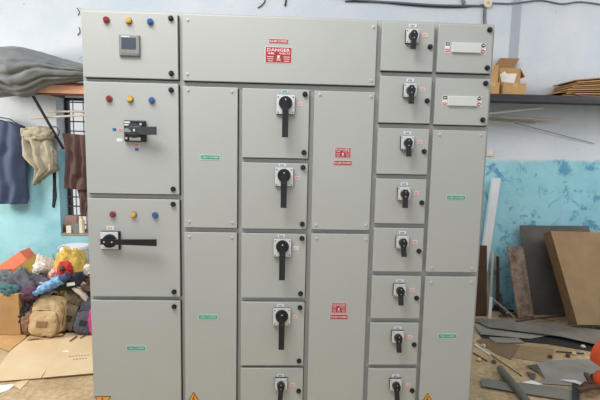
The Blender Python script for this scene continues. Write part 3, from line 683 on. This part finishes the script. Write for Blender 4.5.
# ------------------------------------------------------------------ left: rack, tarpaulin, hanging clothes
rk = thing('wall_rack', (-1.1, 1.7, at(60, 92, 1.6).z), 'orange wooden beam rack on the wall beneath the grey tarpaulin', 'rack')
p = at(30, 88.5, 1.58); q = at(97, 90, 1.58); h = .032
p2 = at(30, 88.4, 1.58)
b = MB(); b.prism([(p2.x, 1.58, p2.z - h), (p2.x, 1.58, p2.z + h), (q.x + .25, 1.58, q.z + h), (q.x + .25, 1.58, q.z - h)], (0, .06, 0), ORW, ORW); b.build('beam', rk)
RB = mat('rack_brown', (112, 66, 60), .75, var=.2)
b = MB(); b.prism([(p2.x, 1.575, p2.z + h), (p2.x, 1.575, p2.z + h + .022), (q.x + .25, 1.575, q.z + h + .022), (q.x + .25, 1.575, q.z + h)], (0, WY - 1.578, 0), RB); b.build('board', rk)
b = MB(); b.prism([(p2.x, 1.59, p2.z - h - .012), (p2.x, 1.59, p2.z - h), (q.x + .25, 1.59, q.z - h), (q.x + .25, 1.59, q.z - h - .012)], (0, .05, 0), RB); b.build('lower_batten', rk)
for xx in (-1.02, -.3):
    b = MB(); b.span(xx, xx + .04, 1.62, WY - .001, p.z - h - .01, p.z + h - .005, RB); b.build('bracket', rk)
# rolled tarpaulin, tapering to the right, with long folds
top = [(-40, 60), (-10, 52), (10, 48.5), (25, 49.5), (45, 54), (65, 60), (83, 64.5), (100, 70)]
bot = [(-40, 92), (-10, 96), (10, 94), (22, 96), (34, 92), (50, 84.5), (70, 82), (84, 79.5), (100, 79)]
def interp(L_, x):
    for k in range(len(L_) - 1):
        if x <= L_[k + 1][0]: return L_[k][1] + (L_[k + 1][1] - L_[k][1]) * (x - L_[k][0]) / (L_[k + 1][0] - L_[k][0])
    return L_[-1][1]
b = MB(); rings = []; NU, NV = 90, 96; im = b.mi(TARP); Yc = 1.56
for i in range(NU + 1):
    px = -40 + 140 * i / NU; t_ = at(px, interp(top, px), Yc); u_ = at(px, interp(bot, px), Yc); cz = (t_.z + u_.z) / 2; rz = (t_.z - u_.z) / 2; ry = min(.22, .09 + rz * .7)
    if i in (0, NU): rz *= .3; ry *= .3
    ring = []
    for j in range(NV):
        a = 2 * math.pi * j / NV
        wv = a * 6.5 + px * .022 + noise.noise(Vector((px * .022, math.cos(a) * 1.5, math.sin(a) * 1.5))) * 2.6
        fold = 1 - .30 * (1 - abs(math.sin(wv))) ** 2 * (.5 + .5 * min(1, max(0, .6 - math.sin(a)))) + .05 * noise.noise(Vector((px * .10, math.cos(a) * 3, math.sin(a) * 3)))
        ring.append(b.bm.verts.new((t_.x, Yc - math.cos(a) * ry * fold, cz + math.sin(a) * rz * (fold + .07))))
    rings.append(ring)
for i in range(NU):
    for j in range(NV):
        f = b.bm.faces.new([rings[i][j], rings[i][(j + 1) % NV], rings[i + 1][(j + 1) % NV], rings[i + 1][j]]); f.smooth = True
b.bm.faces.new(rings[0]); b.bm.faces.new(rings[-1][::-1])
tag(b.build('tarpaulin'), 'large bundled grey tarpaulin lying on the wall rack left of the switchboard', 'tarpaulin')
rod('metal_pole', at(33, 96, 1.64), at(63.5, 149, 1.80), .012, DKM, 'dark metal pole slanting from the rack down to the window', 'pole')
rod('wooden_stick', at(46, 111.5, 1.75), at(95, 111.5, 1.75), .009, PALEW, 'pale stick across the window top, upper of two', 'stick', 'sticks across the window top')
rod('wooden_stick', at(31, 118.3, 1.72), at(95, 114.5, 1.74), .009, PALEW, 'pale longer stick across the window top, lower of two', 'stick', 'sticks across the window top')
# clothes line and loops
P = [at(a, c, 1.76) for a, c in ((-10, 116), (10, 119), (20, 125.5), (30, 129), (45, 128), (54, 131))]
b = MB(); b.tube(P, .005, DKM, 6); tag(b.build('clothes_line'), 'dark cord strung across the wall holding the hanging clothes', 'cord')
ce = at(54.5, 132, 1.74); b = MB(); b.tube([(ce.x + .04 * math.cos(a), ce.y, ce.z + .045 * math.sin(a)) for a in [2 * math.pi * k / 20 for k in range(20)]], .004, DKM, 6, closed=True)
tag(b.build('wire_loop'), 'small coil of black wire beside the khaki trousers', 'wire')

def hang(name, left, right, Y, m, label, cat, amp=.03, nf=5, seed=0, depth=.06, parts=None):
    zt = at(*left[0], Y).z
    def cur(L_, v):
        t = v * (len(L_) - 1); k = min(int(t), len(L_) - 2); w = t - k; w = w * w * (3 - 2 * w) * .5 + w * .5
        return at(L_[k][0] * (1 - w) + L_[k + 1][0] * w, L_[k][1] * (1 - w) + L_[k + 1][1] * w, Y)
    def fn(side):
        def f(u, v):
            a = cur(left, v); c = cur(right, v); p = a.lerp(c, u)
            fold = math.sin(u * nf * math.pi + seed + v * 2.1 + noise.noise(Vector((u * 3, v * 3, seed))) * 2.5) * amp * (.35 + .65 * min(1, v * 2 + .2))
            n2 = noise.noise(Vector((u * 5, v * 6, seed + 4))) * amp * .8
            bulge = depth * math.sqrt(max(0, 4 * u * (1 - u))) * side
            return (p.x, Y - bulge + (fold + n2) * (1 if side > 0 else .4), p.z)
        return f
    b = MB(); b.sheet(fn(1), 26, 34, m, .005); b.sheet(fn(-.3), 26, 34, m, .005)
    return tag(b.build(name), label, cat)
hang('navy_trousers', [(-6, 118), (-6, 150), (-4, 180), (-3, 203)], [(24, 126), (26.5, 150), (27, 180), (27, 203.5)], 1.78, NAVY, 'navy blue trousers hanging at the left edge of the wall', 'trousers', .018, 4, 1)
hang('khaki_trousers', [(21, 128), (22, 140), (25, 155), (37, 168), (37, 185)], [(51, 130), (53, 140), (56, 155), (58, 170), (46, 176)], 1.74, KHK, 'crumpled khaki trousers slung over the cord', 'trousers', .03, 5, 2, .07)
b = MB(); pc = at(38, 133, 1.70); b.lump((pc.x, pc.y, pc.z - .01), (.135, .07, .07), KHK, seed=5, amp=.16, sub=4); o = b.build('folded_waist', bpy.data.objects['khaki_trousers'])
b = MB(); pc = at(45, 156, 1.71); b.lump((pc.x, pc.y, pc.z - .01), (.105, .05, .13), KHK, seed=8, amp=.16, sub=4, rot=Euler((0, R(-18), 0))); o = b.build('trouser_leg', bpy.data.objects['khaki_trousers'])
hang('brown_garment', [(63, 133), (67, 150), (66.5, 170), (65, 188)], [(95, 136), (95, 160), (95, 178), (95, 190)], 1.78, BRN, 'brown cloth garment hanging on the window grille', 'garment', .022, 6, 3, .05)
lg = hang('garment_leg', [(76, 180), (79, 198), (81, 216)], [(92, 180), (89, 198), (86, 216)], 1.775, BRN, '', '', .008, 3, 6, .02)
gm = bpy.data.objects['brown_garment']; del lg['label']; del lg['category']
lg.location = Vector(lg['_o']) - Vector(gm['_o']); lg.parent = gm
hang('cloth_strap', [(53, 168), (53.5, 185), (53, 196), (52.5, 207)], [(56, 168), (56, 185), (57, 196), (54.5, 208)], 1.80, BLKC, 'dark narrow strap hanging below the khaki trousers', 'strap', .004, 2, 4, .008)

# things on the window sill
sz = wz0 + .02
def sill(name, x0, x1, ytop, Y, dep, m, label, cat, bev=.004):
    a = at(x0, 228, Y); c = at(x1, 228, Y); zt = at((x0 + x1) / 2, ytop, Y).z; b = MB(); b.span(a.x, c.x, Y, Y + dep, sz + .001, zt, m, bev); return tag(b.build(name), label, cat)
sill('brick', 64, 76.5, 216, 1.93, .06, BRICK, 'pinkish brick standing on the window sill behind the small cartons', 'brick')
b = MB(); pc = at(61.5, 229, 1.90); b.lump((pc.x, pc.y, sz + .045), (.035, .03, .045), BCL, seed=4, sub=3, floor=sz + .001); tag(b.build('cloth_bundle'), 'small brown bundle at the left end of the window sill', 'bundle')
sill('small_carton', 66, 71, 226, 1.86, .03, CREAM, 'narrow cream carton standing on the window sill, leftmost of the upright ones', 'carton')
sill('small_carton', 72.5, 79, 224, 1.86, .035, HGR, 'grey carton standing on the window sill between two cream objects', 'carton')
bt = thing('plastic_bottle', tuple(at(82, 233, 1.88)), 'cream plastic bottle with yellow cap on the window sill', 'bottle')
pc = at(82, 228, 1.88); zt = at(82, 220, 1.88).z
b = MB(); b.cyl((pc.x, 1.88, sz + .001), (pc.x, 1.88, zt), .024, CREAM, seg=20, bev=.004).cyl((pc.x, 1.88, zt), (pc.x, 1.88, zt + .012), .02, CREAM, r2=.01, seg=20); b.build('bottle_body', bt)
b = MB(); b.cyl((pc.x, 1.88, zt + .012), (pc.x, 1.88, zt + .028), .011, YEL, seg=14); b.build('cap', bt)
sill('brick', 86, 93, 200, 1.93, .05, BRICK, 'taller pink brick piece on the window sill beside the switchboard edge', 'brick')

# ------------------------------------------------------------------ left: the heap on cardboard
def cardsheet(pix, z, m, label, th=.006):
    pts = [fl(a, c, z) for a, c in pix]; b = MB(); b.prism(pts, (0, 0, th), m, CARDD if m is CARDL else m); return b, pts, label  # darker edge faces stand in for the shadow along the sheet edge
b, P, l = cardsheet([(-12, 383), (41.0, 378.8), (60.6, 347), (66, 337), (30, 336), (10, 352)], .004, CARDL, '')
tag(b.build('cardboard_sheet'), 'large pale cardboard sheet on the floor in front of the khaki backpack', 'cardboard')
b, P, l = cardsheet([(42, 378.6), (120, 371.5), (120, 334), (66, 334)], .008, CARDL, '')
o = tag(b.build('cardboard_sheet'), 'pale cardboard sheet with faint printing beside the switchboard base', 'cardboard')
b = MB()
INK = mat('faded_ink', (150, 124, 98), .9)
for r_, (x0, y0) in enumerate(((70, 356.5), (74, 359.3))):
    for k in range(7 - 2 * r_):
        p = fl(x0 + k * 3, y0 - k * .25, .0145); b.box((p.x, p.y, .0146), (.013, .012, .0006), INK, rot=Euler((0, 0, .1)))
b.build('faded_print', o)
b, P, l = cardsheet([(-8, 345), (9, 352), (26, 338), (28, 330), (-8, 332)], .005, CARD, '')
tag(b.build('cardboard_sheet'), 'darker cardboard flap under the heap at the left edge', 'cardboard')
b, P, l = cardsheet([(13, 385), (20, 390), (29, 381), (26, 379)], .001, CARDL, '', .002)
tag(b.build('cardboard_scrap'), 'small cardboard corner sticking out from the large sheet', 'cardboard')
b, P, l = cardsheet([(-6, 386), (16, 384), (9, 390), (-6, 395)], .001, TAPE, '', .002)
tag(b.build('paper_sheet'), 'white paper sheet on the floor at the left edge', 'paper')
b, P, l = cardsheet([(62, 351), (68, 350.4), (69, 352), (63, 352)], .015, TAPE, '', .001)
tag(b.build('paper_scrap'), 'small white paper scrap on the printed cardboard sheet', 'paper')
for k, (x0, y0, x1, y1) in enumerate(((70, 341, 77, 336), (80, 338, 85, 335.5))):
    rod('wooden_stick', fl(x0, y0, .02), fl(x1, y1, .02), .004, DKWOOD, ('brown stick on the cardboard under the dark backpacks, left of two', 'brown stick on the cardboard under the dark backpacks, right of two')[k], 'stick')

def blob(name, x0, x1, y0, y1, Y, dep, m, label, cat, seed, amp=.16, fr=2.2, ground=True, rot=0, sq=2.2, sub=5):
    a = at(x0, (y0 + y1) / 2, Y); c = at(x1, (y0 + y1) / 2, Y); t = at((x0 + x1) / 2, y0, Y); u = at((x0 + x1) / 2, y1, Y)
    zc, rz = (t.z + u.z) / 2, (t.z - u.z) / 2
    if ground: zb = .016; zc = (t.z + zb) / 2; rz = (t.z - zb) / 2 + .01
    b = MB(); b.lump(((a.x + c.x) / 2, Y, zc), ((c.x - a.x) / 2, dep, rz), m, seed=seed, amp=amp, fr=fr, sub=sub, floor=.015 if ground else None, rot=Euler((0, R(rot), 0)), sq=sq, crease=.09)
    return tag(b.build(name), label, cat)
# back row
pb = at(75, 262, 1.68); bk = thing('plastic_drum', (pb.x, 1.68, .01), 'white plastic drum behind the mustard sack against the wall', 'drum')
ztop = at(75, 248, 1.58).z
b = MB(); b.cyl((pb.x, 1.68, .012), (pb.x, 1.68, ztop - .03), .10, WPL, r2=.118, seg=32, bev=.004); b.build('drum_body', bk)
b = MB(); b.cyl((pb.x, 1.68, ztop - .03), (pb.x, 1.68, ztop), .124, WPL, r2=.12, seg=32, bev=.006); b.build('lid', bk)
b = MB(); b.tube([(pb.x + .125 * math.cos(a) * 1.0, 1.56 + .0 * a, ztop - .04 - .14 * math.sin(a)) for a in [math.pi * k / 14 for k in range(15)]], .004, HGR, 6); b.build('handle', bk)
def sack(px0, px1, ytop, Y, name, m, label, cat, seed, dep=.12, sq=3.0, amp=.12): return blob(name, px0, px1, ytop, 0, Y, dep, m, label, cat, seed, amp, ground=True, sq=sq)
ys = sack(50, 82.5, 250, 1.50, 'cloth_sack', YCL, 'full mustard yellow sack leaning against the white drum', 'sack', 2, .13)
b = MB(); pc = at(62, 257, 1.36); b.tube([(pc.x + .05 * math.cos(a), 1.40, pc.z + .035 + .05 * math.sin(a)) for a in [math.pi * (.05 + .9 * k / 12) for k in range(13)]], .007, PALEW, 8); b.build('rope_handle', ys)
sack(27, 52, 258, 1.52, 'crumpled_sheet', WCL, 'crumpled white cloth heap between the orange bag and the mustard sack', 'cloth', 3, .11, 2.2, .26)
# orange and yellow pointed bag
ob = thing('shopping_bag', tuple(at(21, 285, 1.52).xy) + (.02,), 'orange and yellow pointed bag standing at the back of the heap', 'bag')
apex = at(21, 251, 1.52); l_ = at(-4, 268, 1.50); r_ = at(33, 270, 1.50)
b = MB(); f = [Vector((l_.x, 1.44, .02)), Vector((l_.x, 1.46, l_.z)), Vector((apex.x, 1.50, apex.z)), Vector((at(17, 268, 1.46).x, 1.43, at(17, 268, 1.46).z)), Vector((at(17, 300, 1.46).x, 1.43, .02))]
mid = at(27, 259.5, 1.47); mid.y = 1.47; f = f[:3] + [mid] + f[3:]
b.prism(f, (0, .14, 0), ORC); b.build('orange_side', ob)
b = MB(); f = [Vector((f[5].x, 1.435, .02)), Vector((f[4].x, 1.435, f[4].z)), Vector((mid.x, 1.475, mid.z)), Vector((r_.x, 1.48, r_.z)), Vector((r_.x, 1.48, .02))]
b.prism(f, (0, .13, 0), YCL); b.build('yellow_side', ob)
# filling of the heap
blob('dark_jacket', -10, 52, 271, 0, 1.36, .12, DGC, 'broad charcoal jacket spread over the left of the heap', 'jacket', 11, .2, 2.0)
jk = bpy.data.objects['dark_jacket']
b = MB(); pc = at(41.5, 283, 1.24); b.box((pc.x, pc.y, pc.z), (.028, .004, .008), WHT, .001, Euler((0, R(8), 0))); b.build('cloth_patch', jk)
blob('green_jacket', -12, 24, 267, 0, 1.41, .10, mat('slate_cloth', (98, 108, 112), .85, var=.2, bump=.3), 'slate green cloth at the left edge of the heap', 'cloth', 12, .22)
blob('purple_cloth', 18, 40, 291, 0, 1.26, .08, mat('mauve_cloth', (104, 88, 100), .85, var=.2, bump=.3), 'mauve grey cloth wedged above the small brown box', 'cloth', 13, .22)
blob('black_clothes', 12, 36, 303, 0, 1.22, .07, BLKC, 'black clothing behind the khaki backpack, left side', 'clothing', 14, .2)

TEALC = mat('teal_cloth', (70, 108, 116), .85, var=.2, bump=.3); PLUM = mat('plum_cloth', (92, 62, 82), .85, var=.2, bump=.3)
for nm, x0, x1, y0, y1, Y, d, m_, lab, sd, ro in (
    ('cloth', -2, 20, 284, 296, 1.20, .05, TEALC, 'teal cloth above the small brown carton at the left edge', 51, 12),
    ('cloth', 20, 40, 286, 300, 1.19, .05, PLUM, 'plum coloured cloth under the end of the rolled print', 52, -18),
    ('cloth', 33, 47, 262, 273, 1.40, .05, WCL, 'white rag hanging over the charcoal jacket beside the mustard sack', 53, 20),
    ('cloth', 50, 60, 268, 282, 1.36, .045, mat('pale_pink_cloth', (222, 176, 164), .85, var=.2, bump=.3), 'pale pink cloth left of the red bag', 54, 0),
    ('cloth', 83, 95, 264, 276, 1.42, .05, WCL, 'cream white cloth behind the knitwear near the switchboard', 55, 0),
    ('cloth', 74, 86, 281, 290, 1.28, .04, mat('beige_cloth', (196, 172, 144), .85, var=.2, bump=.3), 'beige cloth scrap above the worn shoes', 56, 25)):
    blob(nm, x0, x1, y0, y1, Y, d, m_, lab, 'cloth', sd, .24, 2.6, ground=False, rot=ro, sub=4)
# red cap
rc = blob('red_bag', 57.5, 72.5, 261, 281, 1.34, .06, RCL, 'bright red cloth bag in front of the mustard sack', 'bag', 6, .12, ground=False)
b = MB(); pc = at(62, 268, 1.28); b.lump((pc.x, pc.y, pc.z), (.022, .02, .026), BCL, seed=2, sub=3, amp=.1); b.build('opening', rc)
# charcoal bag with a white label
cb = thing('black_handbag', tuple(at(69, 300, 1.30).xy) + (.1,), 'black bag with a white label lying under the red bag', 'bag')
q0 = at(57, 283, 1.26); q1 = at(80, 276, 1.26)
b = MB(); b.box(((q0.x + q1.x) / 2, 1.28, (q0.z + q1.z) / 2 - .02), (.19, .12, .10), BLKC, .02, Euler((0, R(-16), 0)), 3); b.build('bag_body', cb)
b = MB(); pc = at(71, 284, 1.215); b.box((pc.x, 1.212, pc.z), (.062, .004, .026), WHT, .001, Euler((0, R(-8), 0))); b.build('white_label', cb)
blob('grey_clothes', 54, 84, 290, 0, 1.42, .07, DGC, 'grey clothing filling the heap beneath the black bag', 'clothing', 16, .2)
blob('brown_knitwear', 72, 100, 275, 0, 1.42, .12, BCL, 'brown patterned knitwear heaped beside the switchboard edge', 'clothing', 17, .25, 2.8)
for k, (px, py, rr) in enumerate([(79, 291, 40), (84, 296, 55), (87, 288, 20)]):
    pc = at(px, py, 1.26); b = MB(); b.lump((pc.x, pc.y, pc.z), (.075, .032, .022), (WCL, PALEW, BCL)[k], seed=20 + k, sub=3, amp=.12, rot=Euler((0, R(rr), 0)))
    tag(b.build('worn_shoe'), ('pale worn shoe on the brown knitwear, nearest the black bag', 'pale wooden coloured shoe on the brown knitwear, lower one', 'brown shoe on top of the knitwear near the switchboard')[k], 'shoe')
# blue patterned umbrella roll
p0 = at(33, 294, 1.17); p1 = at(62, 279, 1.20); b = MB(); n = 14
b.tube([p0.lerp(p1, k / n) for k in range(n + 1)], [.020 + .018 * math.sin(min(1, k / n * 1.6) * math.pi / 2) + .004 * math.sin(k * 2) for k in range(n + 1)], BLP, 16)
um = tag(b.build('rolled_umbrella'), 'rolled cloth with blue and white print lying above the khaki backpack', 'umbrella')
b = MB(); b.cyl(p1, p1 + (p1 - p0) * .22, .032, NAVY, seg=14, bev=.004); b.build('dark_end', um)
# small brown box at the left edge
carton(-4, 19, 294, 318, 1.16, .1, 'small brown carton at the left edge of the heap beside the khaki backpack', z0=.012)
blob('brown_sack', 14, 30, 312, 0, 1.18, .05, mat('tan_sack', (146, 108, 84), .85, var=.2, bump=.3), 'reddish brown sack between the small carton and the khaki backpack', 'sack', 19, .14)

def backpack(cx, ybot, ytop, w, Y, m, mt, lean, label, seed, tilt=0):
    base = at(cx, ybot, Y); H = at(cx, ytop, Y + .03).z - .015; W = w / 133
    t = thing('backpack', (base.x, Y, .016), label, 'backpack')
    M = Matrix.Translation((base.x, Y, .016)) @ Euler((R(-lean), R(tilt), 0)).to_matrix().to_4x4()
    def put(b, n): b.bm.transform(M); return b.build(n, t)
    b = MB(); b.lump((0, .06, H * .5), (W / 2 * .94, .075, H / 2), m, seed=seed, amp=.06, sub=5, sq=3.2, fr=3, crease=.035); put(b, 'main_bag')
    b = MB(); b.lump((0, -.012, H * .35), (W * .39, .034, H * .33), m, seed=seed + 1, amp=.06, sub=5, sq=3.4, fr=3, crease=.03); fp = put(b, 'front_pocket')
    b = MB(); b.tube([(W * .385 * math.copysign(abs(math.cos(a)) ** .55, math.cos(a)), -.030, H * .10 + H * .56 * abs(math.sin(a)) ** .45) for a in [math.pi * (k / 28) for k in range(29)]], .0045, mt, 6); put(b, 'zip')
    b = MB(); b.tube([(W * .45 * math.copysign(abs(math.cos(a)) ** .6, math.cos(a)), .004 + .02 * math.sin(a), H * .30 + H * .62 * abs(math.sin(a)) ** .5) for a in [math.pi * (k / 28) for k in range(29)]], .0045, mt, 6); put(b, 'zip')
    b = MB(); b.tube([(.035 * math.cos(a), .09, H * .97 + .035 * math.sin(a)) for a in [math.pi * k / 10 for k in range(11)]], .006, mt, 6); put(b, 'handle')
    for s_ in (-1, 1):
        b = MB(); b.sheet(lambda u, v: (s_ * (W * .22 + W * .42 * math.sin(v * math.pi) + (u - .5) * .035), .14 + .02 * math.sin(v * 3), H * (.95 - .85 * v)), 3, 14, m, .008); put(b, 'shoulder_strap')
    b = MB(); b.span(-W * .14, W * .14, -.052, -.044, H * .26, H * .40, mt, .002); put(b, 'patch')
    return t
backpack(43, 340, 297, 38, 1.12, BPK, mat('tan_leather', (140, 104, 72), .7), 14, 'khaki patterned backpack standing in the sun at the front of the heap', 31, 4)
backpack(66, 334, 288, 30, 1.24, OLV, mat('dark_webbing', (52, 48, 40), .8), 8, 'olive brown backpack leaning behind the khaki backpack', 35, 14)
backpack(82, 337, 298, 25, 1.17, DGC, BLKC, 14, 'charcoal grey backpack next to the switchboard side', 39, 12)
blob('magenta_cloth', 83.5, 92, 308, 0, 1.16, .035, PNK, 'magenta cloth poking out beside the charcoal backpack', 'cloth', 41, .1)
b = MB(); p0 = at(60, 335, 1.1)
b.sheet(lambda u, v: (fl(26 + 36 * v, 340 - 4 * v, .02).x, fl(26 + 36 * v, 340 - 4 * v, .02).y + u * .03, .022 + .008 * math.sin(v * 9)), 2, 20, BPK, .004)
tag(b.build('loose_strap'), 'khaki loose strap lying on the cardboard before the backpacks', 'strap')

# ------------------------------------------------------------------ light
def area(name, loc, target, sx_, sy_, power, col):
    l = bpy.data.lights.new(name, 'AREA'); l.shape = 'RECTANGLE'; l.size = sx_; l.size_y = sy_; l.energy = power; l.color = col
    o = bpy.data.objects.new(name, l); COL.objects.link(o); o.location = loc
    o.rotation_euler = (Vector(target) - Vector(loc)).to_track_quat('-Z', 'Y').to_euler(); return o
area('roof_light', (-.2, -1.3, 3.8), (.5, .4, .9), 2.0, 1.2, 92, (1, .99, .975))
area('left_warm_fill', (-2.85, .62, 2.0), (-.9, 1.15, .1), .5, .6, 60, (1, .92, .80))  # added warm light for the heap, its opening is unseen
area('right_fill', (5.0, .3, 2.3), (3.3, 1.7, .5), 1.4, 1.2, 28, (1, .98, .95))  # added fill for the right wall and floor, no opening behind it
w = bpy.data.worlds.new('world'); S.world = w; w.use_nodes = True
bg = w.node_tree.nodes['Background']; bg.inputs[0].default_value = (.93, .97, 1, 1); bg.inputs[1].default_value = .75
S.view_settings.view_transform = 'Standard'; S.view_settings.look = 'None'; S.view_settings.gamma = 1; S.view_settings.use_curve_mapping = False
S.view_settings.exposure = 0
for o in bpy.data.objects:
    if '_o' in o: del o['_o']
